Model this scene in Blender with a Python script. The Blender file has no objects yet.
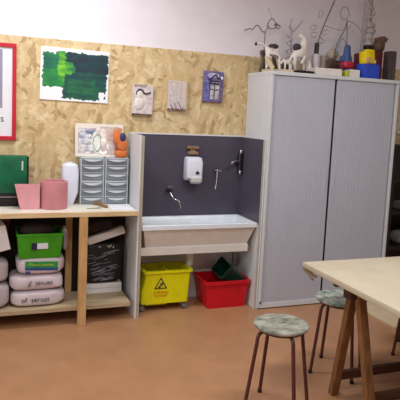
import bpy, bmesh, math, random
from mathutils import Vector, Matrix, Euler
random.seed(7)
C = bpy.context.scene.collection
R = math.radians
scn = bpy.context.scene

# ------------------------------------------------------------------ colour / materials
def lin(c):
    f = lambda v: v/12.92 if v <= .04045 else ((v+.055)/1.055)**2.4
    return tuple(f(x/255.) for x in c) + (1.,)

def nodes(name):
    m = bpy.data.materials.new(name); m.use_nodes = True
    nt = m.node_tree
    return m, nt, nt.nodes['Principled BSDF']

def mat(name, rgb, rough=.6, metal=0., var=.10, scale=12., bump=0., stretch=(1, 1, 1), rgb2=None, trans=0., spec=.4, bscale=None):
    m, nt, b = nodes(name)
    tc = nt.nodes.new('ShaderNodeTexCoord'); mp = nt.nodes.new('ShaderNodeMapping')
    mp.inputs['Scale'].default_value = stretch
    n = nt.nodes.new('ShaderNodeTexNoise'); n.inputs['Scale'].default_value = scale; n.inputs['Detail'].default_value = 5
    r = nt.nodes.new('ShaderNodeValToRGB')
    c = lin(rgb)
    a = lin(rgb2) if rgb2 else tuple(x*(1-var*1.6) for x in c[:3])+(1,)
    d = c if rgb2 else tuple(min(1, x*(1+var)) for x in c[:3])+(1,)
    r.color_ramp.elements[0].color = a; r.color_ramp.elements[1].color = d
    r.color_ramp.elements[0].position = .32; r.color_ramp.elements[1].position = .66
    L = nt.links.new
    L(tc.outputs['Object'], mp.inputs['Vector']); L(mp.outputs[0], n.inputs['Vector'])
    L(n.outputs['Fac'], r.inputs['Fac']); L(r.outputs['Color'], b.inputs['Base Color'])
    b.inputs['Roughness'].default_value = rough; b.inputs['Metallic'].default_value = metal
    b.inputs['Specular IOR Level'].default_value = spec
    if trans: b.inputs['Transmission Weight'].default_value = trans
    if bump:
        bp = nt.nodes.new('ShaderNodeBump'); bp.inputs['Strength'].default_value = bump; bp.inputs['Distance'].default_value = .01
        n2 = nt.nodes.new('ShaderNodeTexNoise'); n2.inputs['Scale'].default_value = bscale or scale*3
        L(mp.outputs[0], n2.inputs['Vector'])
        L(n2.outputs['Fac'], bp.inputs['Height']); L(bp.outputs[0], b.inputs['Normal'])
    return m

def osb(name, pal):
    """strand board: three layers of elongated flakes at different angles"""
    m, nt, b = nodes(name); L = nt.links.new
    tc = nt.nodes.new('ShaderNodeTexCoord')
    cols = []
    dn = nt.nodes.new('ShaderNodeTexNoise'); dn.inputs['Scale'].default_value = 14; dn.inputs['Detail'].default_value = 5
    L(tc.outputs['Object'], dn.inputs['Vector'])
    dsc = nt.nodes.new('ShaderNodeVectorMath'); dsc.operation = 'SCALE'; dsc.inputs['Scale'].default_value = .075; L(dn.outputs['Color'], dsc.inputs[0])
    dst = nt.nodes.new('ShaderNodeVectorMath'); dst.operation = 'ADD'; L(tc.outputs['Object'], dst.inputs[0]); L(dsc.outputs[0], dst.inputs[1])
    for k, (ang, sc) in enumerate(((25, 1.), (-38, 1.15), (80, .9))):
        m0 = nt.nodes.new('ShaderNodeMapping'); m0.inputs['Rotation'].default_value = (0, R(ang), 0)
        mp = nt.nodes.new('ShaderNodeMapping')
        mp.inputs['Scale'].default_value = (8*sc, 1, 30*sc); mp.inputs['Location'].default_value = (k*3.1, 0, k*1.7)
        v = nt.nodes.new('ShaderNodeTexVoronoi'); v.inputs['Scale'].default_value = 1.; v.voronoi_dimensions = '3D'
        L(dst.outputs[0], m0.inputs['Vector']); L(m0.outputs[0], mp.inputs['Vector']); L(mp.outputs[0], v.inputs['Vector'])
        sp = nt.nodes.new('ShaderNodeSeparateColor'); L(v.outputs['Color'], sp.inputs[0])
        r = nt.nodes.new('ShaderNodeValToRGB')
        e = r.color_ramp.elements
        e[0].position = 0; e[0].color = lin(pal[0]); e[1].position = 1; e[1].color = lin(pal[3])
        q = e.new(.13); q.color = lin(pal[1]); q = e.new(.62); q.color = lin(pal[2])
        L(sp.outputs[0], r.inputs['Fac']); cols.append((r, sp))
    prev = cols[0][0].outputs['Color']
    for k in (1, 2):
        gt = nt.nodes.new('ShaderNodeMath'); gt.operation = 'GREATER_THAN'; gt.inputs[1].default_value = .52
        L(cols[k][1].outputs[1], gt.inputs[0])
        mx = nt.nodes.new('ShaderNodeMix'); mx.data_type = 'RGBA'
        L(gt.outputs[0], mx.inputs['Factor']); L(prev, mx.inputs['A']); L(cols[k][0].outputs['Color'], mx.inputs['B'])
        prev = mx.outputs['Result']
    n = nt.nodes.new('ShaderNodeTexNoise'); n.inputs['Scale'].default_value = 16.; n.inputs['Detail'].default_value = 10; n.inputs['Roughness'].default_value = .7
    L(tc.outputs['Object'], n.inputs['Vector'])
    r = nt.nodes.new('ShaderNodeValToRGB'); r.color_ramp.elements[0].color = (.78, .74, .68, 1); r.color_ramp.elements[1].color = (1, 1, 1, 1)
    r.color_ramp.elements[0].position = .3; r.color_ramp.elements[1].position = .6
    L(n.outputs['Fac'], r.inputs['Fac'])
    mx = nt.nodes.new('ShaderNodeMix'); mx.data_type = 'RGBA'; mx.blend_type = 'MULTIPLY'; mx.inputs['Factor'].default_value = 1
    L(prev, mx.inputs['A']); L(r.outputs['Color'], mx.inputs['B']); L(mx.outputs['Result'], b.inputs['Base Color'])
    b.inputs['Roughness'].default_value = .75
    return m

def paint(name, base, layers, rough=.6, distort=.03, dscale=9., u='X', v='Z'):
    """layers painted in order on the generated (0..1) coordinates of a flat object:
    ('r',x0,x1,y0,y1,col,col2,noise) or ('e',cx,cy,rx,ry,col,col2,noise) or ('ring',cx,cy,rx,ry,w,col)"""
    m, nt, b = nodes(name); L = nt.links.new
    tc = nt.nodes.new('ShaderNodeTexCoord')
    n = nt.nodes.new('ShaderNodeTexNoise'); n.inputs['Scale'].default_value = dscale; n.inputs['Detail'].default_value = 4
    L(tc.outputs['Generated'], n.inputs['Vector'])
    sub = nt.nodes.new('ShaderNodeVectorMath'); sub.operation = 'SUBTRACT'; sub.inputs[1].default_value = (.5, .5, .5)
    L(n.outputs['Color'], sub.inputs[0])
    sc = nt.nodes.new('ShaderNodeVectorMath'); sc.operation = 'SCALE'; sc.inputs['Scale'].default_value = distort*2
    L(sub.outputs[0], sc.inputs[0])
    ad = nt.nodes.new('ShaderNodeVectorMath'); ad.operation = 'ADD'
    L(tc.outputs['Generated'], ad.inputs[0]); L(sc.outputs[0], ad.inputs[1])
    sp = nt.nodes.new('ShaderNodeSeparateXYZ'); L(ad.outputs[0], sp.inputs[0])
    U, V = sp.outputs[u], sp.outputs[v]
    def M(op, a, c=None):
        q = nt.nodes.new('ShaderNodeMath'); q.operation = op
        for i, x in enumerate((a, c)):
            if x is None: continue
            if isinstance(x, (int, float)): q.inputs[i].default_value = x
            else: L(x, q.inputs[i])
        return q.outputs[0]
    def noisecol(c1, c2, s):
        nn = nt.nodes.new('ShaderNodeTexNoise'); nn.inputs['Scale'].default_value = s; nn.inputs['Detail'].default_value = 4
        mp = nt.nodes.new('ShaderNodeMapping'); mp.inputs['Scale'].default_value = (.6, 1, 1.6)
        L(tc.outputs['Generated'], mp.inputs[0]); L(mp.outputs[0], nn.inputs['Vector'])
        r = nt.nodes.new('ShaderNodeValToRGB'); r.color_ramp.elements[0].position = .38; r.color_ramp.elements[1].position = .62
        r.color_ramp.elements[0].color = lin(c1); r.color_ramp.elements[1].color = lin(c2)
        L(nn.outputs['Fac'], r.inputs['Fac']); return r.outputs['Color']
    prev = noisecol(base, tuple(min(255, x+4) for x in base), 5)
    for l in layers:
        if l[0] == 'r':
            _, x0, x1, y0, y1, c1, c2, s = l
            k = M('MULTIPLY', M('MULTIPLY', M('GREATER_THAN', U, x0), M('LESS_THAN', U, x1)), M('MULTIPLY', M('GREATER_THAN', V, y0), M('LESS_THAN', V, y1)))
        elif l[0] == 'e':
            _, cx, cy, rx, ry, c1, c2, s = l
            d = M('ADD', M('POWER', M('ABSOLUTE', M('DIVIDE', M('SUBTRACT', U, cx), rx)), 2), M('POWER', M('ABSOLUTE', M('DIVIDE', M('SUBTRACT', V, cy), ry)), 2))
            k = M('LESS_THAN', d, 1)
        else:
            _, cx, cy, rx, ry, w, c1 = l; c2 = c1; s = 5
            d = M('SQRT', M('ADD', M('POWER', M('ABSOLUTE', M('DIVIDE', M('SUBTRACT', U, cx), rx)), 2), M('POWER', M('ABSOLUTE', M('DIVIDE', M('SUBTRACT', V, cy), ry)), 2)))
            k = M('LESS_THAN', M('ABSOLUTE', M('SUBTRACT', d, 1)), w)
        mx = nt.nodes.new('ShaderNodeMix'); mx.data_type = 'RGBA'
        L(k, mx.inputs['Factor']); L(prev, mx.inputs['A']); L(noisecol(c1, c2, s), mx.inputs['B'])
        prev = mx.outputs['Result']
    L(prev, b.inputs['Base Color']); b.inputs['Roughness'].default_value = rough
    return m

# ------------------------------------------------------------------ mesh builder
class MB:
    def __init__(s): s.bm = bmesh.new()
    def _merge(s, b2, mx=None):
        if mx is not None: bmesh.ops.transform(b2, matrix=mx, verts=b2.verts)
        me = bpy.data.meshes.new('t'); b2.to_mesh(me); b2.free(); s.bm.from_mesh(me); bpy.data.meshes.remove(me)
    def box(s, x0, x1, y0, y1, z0, z1, bev=0., rot=None, seg=2):
        b = bmesh.new(); bmesh.ops.create_cube(b, size=1)
        bmesh.ops.scale(b, vec=(x1-x0, y1-y0, z1-z0), verts=b.verts)
        if bev: bmesh.ops.bevel(b, geom=b.edges[:], offset=bev, segments=seg, affect='EDGES', profile=.5)
        mx = Matrix.Translation(((x0+x1)/2, (y0+y1)/2, (z0+z1)/2))
        if rot: mx = mx @ Euler(rot).to_matrix().to_4x4()
        s._merge(b, mx); return s
    def beam(s, p, q, w, d, up=(0, 0, 1), bev=.003):
        p = Vector(p); q = Vector(q); z = (q-p).normalized(); x = Vector(up).cross(z)
        if x.length < 1e-4: x = Vector((1, 0, 0)).cross(z)
        x.normalize(); y = z.cross(x)
        b = bmesh.new(); bmesh.ops.create_cube(b, size=1); bmesh.ops.scale(b, vec=(w, d, (q-p).length), verts=b.verts)
        if bev: bmesh.ops.bevel(b, geom=b.edges[:], offset=bev, segments=1, affect='EDGES')
        mx = Matrix((x, y, z)).transposed().to_4x4(); mx.translation = (p+q)/2
        s._merge(b, mx); return s
    def lathe(s, prof, c=(0, 0, 0), n=32, rot=None, sx=1, sy=1):
        b = bmesh.new(); rings = []
        for r, z in prof:
            if r < 1e-6: rings.append([b.verts.new((0, 0, z))])
            else: rings.append([b.verts.new((r*sx*math.cos(2*math.pi*i/n), r*sy*math.sin(2*math.pi*i/n), z)) for i in range(n)])
        for A, B in zip(rings, rings[1:]):
            for i in range(n):
                j = (i+1) % n
                if len(A) == 1 and len(B) == 1: break
                if len(A) == 1: b.faces.new((A[0], B[j], B[i]))
                elif len(B) == 1: b.faces.new((A[i], A[j], B[0]))
                else: b.faces.new((A[i], A[j], B[j], B[i]))
        if len(rings[0]) > 1: b.faces.new(rings[0][::-1])
        if len(rings[-1]) > 1: b.faces.new(rings[-1])
        bmesh.ops.recalc_face_normals(b, faces=b.faces)
        mx = Matrix.Translation(c)
        if rot: mx = mx @ Euler(rot).to_matrix().to_4x4()
        s._merge(b, mx); return s
    def tube(s, pts, r, n=10, closed=False):
        pts = [Vector(p) for p in pts]; b = bmesh.new(); rings = []
        rr = r if isinstance(r, (list, tuple)) else [r]*len(pts)
        t0 = (pts[1]-pts[0]).normalized()
        nrm = t0.orthogonal().normalized()
        for i, p in enumerate(pts):
            a = pts[max(0, i-1)]; c = pts[min(len(pts)-1, i+1)]
            t = (c-a).normalized() if (c-a).length > 1e-9 else t0
            nrm = (nrm - t*nrm.dot(t)); nrm.normalize(); bi = t.cross(nrm)
            rings.append([b.verts.new(p+(nrm*math.cos(2*math.pi*k/n)+bi*math.sin(2*math.pi*k/n))*rr[i]) for k in range(n)])
        for A, B in zip(rings, rings[1:]):
            for k in range(n): b.faces.new((A[k], A[(k+1) % n], B[(k+1) % n], B[k]))
        b.faces.new(rings[0][::-1]); b.faces.new(rings[-1])
        bmesh.ops.recalc_face_normals(b, faces=b.faces)
        s._merge(b); return s
    def loft(s, rects, cap0=True, cap1=True, rot=None, c=(0, 0, 0), rad=0., n=4):
        """rects of (x0,x1,y0,y1,z), corners rounded by rad"""
        b = bmesh.new(); rings = []
        for q in rects:
            x0, x1, y0, y1, z = q[:5]; rd = q[5] if len(q) > 5 else rad
            if rd <= 0: P = [(x0, y0), (x1, y0), (x1, y1), (x0, y1)]
            else:
                P = []
                for cx, cy, a0 in ((x0+rd, y0+rd, 180), (x1-rd, y0+rd, 270), (x1-rd, y1-rd, 0), (x0+rd, y1-rd, 90)):
                    for i in range(n+1):
                        a = R(a0+90*i/n); P.append((cx+rd*math.cos(a), cy+rd*math.sin(a)))
            rings.append([b.verts.new((x, y, z)) for x, y in P])
        for A, B in zip(rings, rings[1:]):
            k = len(A)
            for i in range(k): b.faces.new((A[i], A[(i+1) % k], B[(i+1) % k], B[i]))
        if cap0: b.faces.new(rings[0][::-1])
        if cap1: b.faces.new(rings[-1])
        bmesh.ops.recalc_face_normals(b, faces=b.faces)
        mx = Matrix.Translation(c)
        if rot: mx = mx @ Euler(rot).to_matrix().to_4x4()
        s._merge(b, mx); return s
    def prism(s, poly, axis, a0, a1):
        """poly of 2-D points swept along axis 'x','y' or 'z'"""
        f = {'x': lambda p, a: (a, p[0], p[1]), 'y': lambda p, a: (p[0], a, p[1]), 'z': lambda p, a: (p[0], p[1], a)}[axis]
        b = bmesh.new(); A = [b.verts.new(f(p, a0)) for p in poly]; B = [b.verts.new(f(p, a1)) for p in poly]
        k = len(poly)
        b.faces.new(A); b.faces.new(B[::-1])
        for i in range(k): b.faces.new((A[i], B[i], B[(i+1) % k], A[(i+1) % k]))
        bmesh.ops.recalc_face_normals(b, faces=b.faces); s._merge(b); return s
    def blob(s, c, r, e=1., seed=0, amp=0., rot=None, n=24, m=14):
        """superellipsoid with lumps"""
        rx, ry, rz = r; b = bmesh.new(); rnd = random.Random(seed)
        ph = [rnd.uniform(0, 6.28) for _ in range(6)]
        sg = lambda v, p: math.copysign(abs(v)**p, v)
        rings = []
        for j in range(m+1):
            t = -math.pi/2+math.pi*j/m; ring = []
            for i in range(n):
                a = 2*math.pi*i/n
                k = 1+amp*(math.sin(3*a+ph[0]+2*t)+math.sin(5*a+ph[1]-3*t)*.6+math.sin(4*t+2*a+ph[2])*.7)*math.cos(t)
                ring.append((rx*k*sg(math.cos(t), e)*sg(math.cos(a), e), ry*k*sg(math.cos(t), e)*sg(math.sin(a), e), rz*sg(math.sin(t), e)*(1+amp*.8*math.sin(2*a+ph[3]))))
            rings.append([b.verts.new(p) for p in ring] if 0 < j < m else [b.verts.new((0, 0, rz*math.copysign(1, t)))])
        for A, B in zip(rings, rings[1:]):
            for i in range(n):
                j = (i+1) % n
                if len(A) == 1: b.faces.new((A[0], B[j], B[i]))
                elif len(B) == 1: b.faces.new((A[i], A[j], B[0]))
                else: b.faces.new((A[i], A[j], B[j], B[i]))
        bmesh.ops.recalc_face_normals(b, faces=b.faces)
        mx = Matrix.Translation(c)
        if rot: mx = mx @ Euler(rot).to_matrix().to_4x4()
        s._merge(b, mx); return s
    def build(s, name, m, parent=None, smooth=False, origin=None):
        me = bpy.data.meshes.new(name)
        if origin is None and parent is not None: origin = parent_loc(parent)
        if origin is not None: bmesh.ops.translate(s.bm, vec=-Vector(origin), verts=s.bm.verts)
        s.bm.to_mesh(me); s.bm.free()
        me.materials.append(m)
        for p in me.polygons: p.use_smooth = smooth
        if smooth:
            try: me.set_sharp_from_angle(angle=R(38))
            except Exception: pass
        o = bpy.data.objects.new(name, me); C.objects.link(o)
        if parent is not None: o.parent = parent
        elif origin is not None: o.location = origin
        return o

def parent_loc(p):
    v = Vector((0, 0, 0))
    while p is not None: v = v+p.location; p = p.parent
    return v

def tag(o, label, cat, group=None):
    o['label'] = label; o['category'] = cat
    if group: o['group'] = group
    return o
def thing(name, loc, label, cat, group=None):
    o = bpy.data.objects.new(name, None); C.objects.link(o); o.location = loc; o.empty_display_size = .05
    return tag(o, label, cat, group)
def single(mb, name, m, loc, label, cat, group=None, smooth=False):
    o = mb.build(name, m, None, smooth, origin=loc); return tag(o, label, cat, group)
def struct(name, mb, m):
    o = mb.build(name, m); o['kind'] = 'structure'; return o
def copy_tree(o, parent=None):
    c = o.copy(); C.objects.link(c); c.parent = parent
    for ch in list(o.children): copy_tree(ch, c)
    return c
def text(s, size, m, parent, loc, rot=(90, 0, 0), name='lettering', sx=1.):
    cu = bpy.data.curves.new('t', 'FONT'); cu.body = s; cu.size = size; cu.align_x = 'CENTER'; cu.align_y = 'CENTER'; cu.extrude = .0006
    t = bpy.data.objects.new('t', cu); C.objects.link(t)
    dg = bpy.context.evaluated_depsgraph_get()
    me = bpy.data.meshes.new_from_object(t.evaluated_get(dg)); bpy.data.objects.remove(t)
    me.materials.clear(); me.materials.append(m)
    o = bpy.data.objects.new(name, me); C.objects.link(o)
    o.parent = parent
    o.location = Vector(loc)-parent_loc(parent); o.rotation_euler = tuple(R(a) for a in rot); o.scale = (sx, 1, 1)
    return o
def skin(name, verts, edges, radii, m, loc, root=0, levels=2):
    me = bpy.data.meshes.new(name); me.from_pydata(verts, edges, [])
    o = bpy.data.objects.new(name, me); C.objects.link(o)
    sk = o.modifiers.new('s', 'SKIN'); sk.use_smooth_shade = True
    if not me.skin_vertices: me.skin_vertices.new()
    for i, r in enumerate(radii):
        me.skin_vertices[0].data[i].radius = (r, r)
        me.skin_vertices[0].data[i].use_root = (i == root)
    ss = o.modifiers.new('u', 'SUBSURF'); ss.levels = levels; ss.render_levels = levels
    dg = bpy.context.evaluated_depsgraph_get()
    me2 = bpy.data.meshes.new_from_object(o.evaluated_get(dg)); bpy.data.objects.remove(o)
    me2.materials.clear(); me2.materials.append(m)
    for p in me2.polygons: p.use_smooth = True
    o = bpy.data.objects.new(name, me2); C.objects.link(o); o.location = loc
    return o

# ------------------------------------------------------------------ materials
M = {}
M['wall'] = mat('painted_plaster', (232, 226, 232), .85, var=.02, scale=6, bump=.05)
M['ceil'] = mat('ceiling_paint', (235, 233, 230), .9, var=.02)
M['floor'] = mat('lino_floor', (176, 130, 94), .36, var=.05, scale=5, rgb2=(166, 121, 86), spec=.35)
M['osb'] = osb('strand_board', ((176, 147, 103), (204, 178, 130), (215, 191, 146), (227, 207, 166)))
M['sidewall'] = mat('side_wall_paint', (214, 205, 200), .9, var=.02)
M['slate'] = mat('slate_grey_laminate', (80, 75, 90), .42, var=.06, scale=5)
M['whitelam'] = mat('white_laminate', (214, 216, 218), .5, var=.02)
M['edge'] = mat('beige_edge_board', (176, 168, 150), .6, var=.05)
M['ceramic'] = mat('sink_white', (222, 228, 235), .25, var=.02, spec=.5)
M['sinkbeige'] = mat('sink_front_beige', (226, 223, 216), .4, var=.03)
M['pvc'] = mat('white_pvc', (205, 203, 200), .4, var=.03)
M['chrome'] = mat('chrome', (205, 205, 212), .18, 1., var=.03)
M['darkchrome'] = mat('dark_chrome', (70, 68, 76), .3, .8, var=.05)
M['cab'] = mat('cabinet_shell_grey', (210, 212, 216), .5, var=.015)
M['tamb'] = mat('tambour_lavender_grey', (184, 186, 197), .45, var=.02, scale=3)
M['black'] = mat('black_plastic', (22, 20, 22), .45, var=.1)
M['pine'] = mat('pine_timber', (206, 166, 114), .6, scale=6, stretch=(9, 9, .8), rgb2=(180, 138, 88))
M['pinex'] = mat('pine_edge', (216, 190, 148), .6, scale=6, stretch=(.8, 9, 9), rgb2=(196, 164, 118))
M['bench'] = mat('bench_white_top', (222, 218, 204), .5, var=.05, scale=8)
M['shelf'] = mat('worn_shelf_board', (186, 164, 130), .7, scale=5, stretch=(1, 6, 6), rgb2=(160, 140, 112))
M['shadebrown'] = mat('shade_and_dark_brown', (46, 36, 31), .9, var=.12)  # dark brown of bundle and packet; under the bench it paints shade
M['pink'] = mat('pink_foam', (208, 138, 144), .75, var=.04)
M['pink2'] = mat('pink_card', (222, 158, 166), .75, var=.04)
M['greenpaint'] = mat('green_painted', (0, 106, 66), .5, scale=9, rgb2=(4, 78, 52))
M['milk'] = mat('milky_plastic', (222, 226, 240), .4, var=.02)
M['drawframe'] = mat('drawer_frame_grey', (196, 203, 208), .4, var=.03)
M['draw'] = mat('clear_grey_drawer', (148, 156, 164), .3, scale=5, rgb2=(108, 117, 126))
M['drawlip'] = mat('drawer_lip', (206, 212, 218), .35, var=.04)
M['sack'] = mat('paper_sack', (206, 192, 197), .75, var=.04, scale=8, bump=.3, bscale=14)
M['bagclear'] = mat('clear_bag', (174, 162, 165), .35, var=.08, scale=10, bump=.6, bscale=18)
M['sackgreen'] = mat('sack_green_print', (44, 140, 70), .6, var=.1)
M['sackblue'] = mat('sack_blue_print', (44, 76, 130), .6, var=.1)
M['ink'] = mat('black_ink', (62, 54, 60), .7, var=.1)
M['greycrate'] = mat('green_crate_plastic', (62, 150, 24), .45, var=.08)
M['labelw'] = mat('white_label', (220, 222, 220), .6, var=.03)
M['navy'] = mat('navy_print', (28, 36, 66), .6, var=.1)
M['white'] = mat('white_card', (222, 218, 216), .7, var=.03)
M['yellow'] = mat('yellow_bucket', (228, 224, 6), .4, var=.04)
M['redtxt'] = mat('red_print', (206, 92, 20), .6, var=.05)
M['red'] = mat('red_crate', (204, 18, 34), .4, var=.05)
M['dgreen'] = mat('dark_green_plastic', (12, 62, 48), .35, scale=10, rgb2=(8, 42, 36))
M['castor'] = mat('grey_castor', (120, 116, 112), .5, var=.1)
M['tabletop'] = mat('cream_table_cover', (192, 180, 156), .6, var=.03, scale=6, rgb2=(184, 171, 146))
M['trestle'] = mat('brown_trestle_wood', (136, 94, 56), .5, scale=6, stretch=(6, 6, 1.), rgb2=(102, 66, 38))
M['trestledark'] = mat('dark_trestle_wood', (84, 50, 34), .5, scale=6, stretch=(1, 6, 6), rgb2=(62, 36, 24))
M['seat'] = mat('paint_stained_seat', (166, 163, 146), .6, scale=13, stretch=(1.3, 2., 1), rgb2=(84, 88, 76), bump=.15)
M['seat2'] = mat('paint_stained_seat_pale', (178, 184, 172), .6, scale=14, stretch=(2., 1.2, 1), rgb2=(88, 104, 94), bump=.15)
M['legred'] = mat('maroon_steel', (84, 40, 38), .35, var=.08, spec=.5)
M['redframe'] = mat('red_frame_paint', (192, 30, 52), .45, var=.05)
M['paper'] = mat('paper_white', (230, 230, 236), .6, var=.015)
M['greystrip'] = mat('grey_print', (150, 146, 164), .6, var=.04)
M['sand'] = mat('tan_wood', (196, 160, 118), .6, var=.1)
M['plaster'] = mat('plaster_white', (226, 218, 210), .8, var=.05, bump=.4, scale=14)
M['plastergrey'] = mat('plaster_grey', (188, 178, 174), .8, var=.08, bump=.5, scale=14)
M['bark'] = mat('bark_brown', (122, 102, 84), .9, scale=16, rgb2=(64, 50, 44), bump=.5)
M['drift'] = mat('driftwood', (214, 190, 160), .8, var=.08)
M['wire'] = mat('wire_grey', (118, 106, 108), .5, .3, var=.1)
M['wirepale'] = mat('wire_pale', (172, 162, 162), .6, .2, var=.1)
M['cuplight'] = mat('pale_cup', (200, 192, 192), .5, var=.04)
M['cuptaupe'] = mat('taupe_cup', (166, 152, 148), .6, var=.05)
M['cream'] = mat('cream_paper_ball', (200, 184, 158), .8, var=.08, bump=.4)
M['boxbrown'] = mat('brown_box', (128, 98, 82), .7, scale=12, rgb2=(92, 66, 58))
M['blue'] = mat('blue_paint', (44, 78, 196), .5, var=.1)
M['slateblue'] = mat('slate_blue_paint', (62, 80, 132), .5, var=.1)
M['redpaint'] = mat('red_paint', (190, 40, 66), .5, var=.1)
M['yel'] = mat('yellow_paint', (240, 214, 10), .5, var=.08)
M['wine'] = mat('wine_red_paint', (104, 36, 46), .55, var=.1)
M['lime'] = mat('lime_paint', (190, 200, 60), .55, var=.1)
M['brownhead'] = mat('brown_clay', (110, 82, 68), .8, scale=16, rgb2=(76, 54, 46), bump=.5)
M['greybrown'] = mat('dark_grey_brown', (86, 74, 74), .7, scale=10, stretch=(6, 6, 1), rgb2=(58, 50, 52))
M['orange'] = mat('orange_clay', (212, 116, 58), .6, var=.1)
M['navyball'] = mat('navy_clay', (48, 54, 100), .5, var=.1)
M['tool'] = mat('brown_tool_wood', (138, 106, 66), .6, var=.12)
M['skinface'] = mat('ochre_face', (214, 170, 120), .6, var=.05)
M['darkwood'] = mat('dark_bookcase', (40, 28, 28), .5, var=.12)
M['greybag'] = mat('grey_cloth', (112, 104, 106), .8, var=.1)
M['bboard'] = mat('cream_floor_board', (206, 186, 152), .6, var=.04)
M['blackbag'] = paint('black_printed_bag', (26, 24, 30), [], .4)
M['brownblock'] = mat('brown_soap', (140, 110, 88), .6, var=.12)

# ------------------------------------------------------------------ setting
struct('floor', MB().box(-2.2, 5.4, -6.2, .12, -.1, 0), M['floor'])
struct('wall_back', MB().box(-2.2, 5.4, .02, .14, 0, 3.0), M['wall'])
struct('wall_left', MB().box(-2.32, -2.2, -6.2, .12, 0, 3.0), M['sidewall'])
struct('wall_right', MB().box(5.4, 5.52, -6.2, .12, 0, 3.0), M['sidewall'])
struct('wall_front', MB().box(-2.32, 5.52, -6.32, -6.2, 0, 3.0), M['sidewall'])
struct('ceiling', MB().box(-2.3, 5.5, -6.3, .14, 3.0, 3.1), M['ceil'])
struct('trim_1', MB().box(-2.2, 5.4, 0, .02, .55, 2.128), M['osb'])      # strand board cladding on the wall

# ------------------------------------------------------------------ sink niche
en = thing('sink_enclosure', (1.58, -.18, 0), 'white board enclosure with dark grey splashback around the long wall sink', 'enclosure')
MB().box(1.040, 1.053, -.395, 0, 0, 1.43, .001).build('side_panel', M['whitelam'], en)
MB().box(1.053, 1.078, -.388, -.012, 0, 1.424, .001).build('panel_lining', M['edge'], en)
MB().box(2.074, 2.086, -.432, 0, 0, 1.43, .001).build('side_panel', M['whitelam'], en)
MB().box(2.064, 2.074, -.426, -.012, 0, .72, .001).build('lower_side_panel', M['whitelam'], en)
MB().box(2.062, 2.074, -.422, -.012, .72, 1.424, .001).build('splash_panel', M['slate'], en)
MB().box(2.0605, 2.0735, -.4305, -.4225, 0, 1.424, .001).build('front_edge', M['edge'], en)
MB().box(1.053, 2.083, -.012, 0, .70, 1.424).build('back_panel', M['slate'], en)
MB().box(1.053, 2.083, -.016, 0, 1.424, 1.436).build('top_edge', M['whitelam'], en)
MB().box(1.053, 2.083, -.010, 0, 0, .70).build('lower_back_panel', M['whitelam'], en)

sk = thing('trough_sink', (1.58, -.2, .47), 'long white trough sink with beige sloping front under the three wall taps', 'sink')
x0, x1, yf, yb = 1.081, 2.059, -.405, -.016
b = MB()
b.loft([(x0+.05, x1-.05, yf+.085, yb-.005, .542), (x0+.012, x1-.012, yf+.012, yb, .70)], cap1=False)
b.build('trough_front', M['sinkbeige'], sk)
b = MB()
b.loft([(x0, x1, yf, yb, .698), (x0, x1, yf, yb, .730), (x0+.006, x1-.006, yf+.006, yb-.004, .736),
        (x0+.028, x1-.028, yf+.028, yb-.03, .736), (x0+.036, x1-.036, yf+.036, yb-.036, .728),
        (x0+.10, x1-.10, yf+.10, yb-.06, .58)], cap0=False)
b.build('basin', M['ceramic'], sk, smooth=True)
MB().box(x0+.005, x1-.04, yf+.075, yf+.105, .478, .542, .003).build('support_rail', M['sinkbeige'], sk)
MB().lathe([(.03, .55), (.03, .47), (.038, .47), (.038, .42), (.034, .40), (.034, .35), (.026, .335), (0, .335)], (1.567, -.16, 0), 20).build('drain_trap', M['pvc'], sk, True)
MB().tube([(1.567, -.14, .40), (1.567, -.02, .40)], .016).build('drain_pipe', M['pvc'], sk, True)
MB().tube([(1.985, -.12, .55), (1.985, -.12, .012)], .011).build('supply_pipe', M['castor'], sk, True)

# taps
t = thing('wall_tap', (1.395, -.016, .985), 'small chrome tap with a bent spout low on the left of the splashback', 'tap')
MB().lathe([(.02, 0), (.02, .006), (.011, .008), (.011, .045), (.014, .05), (.014, .075), (0, .078)], (1.395, -.016, .962), 16, (R(90), 0, 0)).build('valve_body', M['darkchrome'], t, True)
MB().tube([(1.395, -.07, .962), (1.395, -.072, .99)], .005).box(1.372, 1.418, -.078, -.066, .988, .998, .003).build('handle', M['chrome'], t, True)
MB().tube([(1.395, -.075, .955), (1.40, -.085, .93), (1.415, -.10, .90), (1.435, -.115, .89), (1.452, -.128, .885), (1.462, -.135, .872), (1.47, -.138, .845), (1.474, -.138, .82)], [.008, .008, .007, .007, .007, .008, .009, .009]).build('spout', M['chrome'], t, True)
t = thing('wall_tap', (1.83, -.016, 1.13), 'thin chrome tap with T handle and long straight spout right of the soap dispenser', 'tap')
MB().lathe([(.018, 0), (.018, .006), (.01, .008), (.01, .06), (0, .062)], (1.818, -.016, 1.13), 16, (R(90), 0, 0)).build('valve_body', M['darkchrome'], t, True)
MB().tube([(1.785, -.072, 1.136), (1.85, -.072, 1.130)], .006).lathe([(.009, -.01), (.012, 0), (.009, .01)], (1.818, -.072, 1.133), 12).build('handle', M['chrome'], t, True)
MB().tube([(1.816, -.07, 1.125), (1.812, -.075, 1.06), (1.806, -.078, 1.01), (1.802, -.078, .97)], [.007, .006, .007, .009]).build('spout', M['chrome'], t, True)
t = thing('wall_tap', (2.02, -.016, 1.2), 'mixer tap with two knobs beside the right side panel of the sink', 'tap')
MB().lathe([(.034, 0), (.034, .008), (.02, .012), (.02, .05), (0, .055)], (2.03, -.016, 1.205), 16, (R(90), 0, 0)).tube([(2.034, -.05, 1.29), (2.036, -.05, 1.12)], .02).build('mixer_body', M['darkchrome'], t, True)
for z in (1.297, 1.118):
    MB().lathe([(0, -.02), (.013, -.018), (.018, 0), (.013, .016), (0, .018)], (2.034, -.062, z), 14).build('knob', M['chrome'], t, True)
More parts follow.
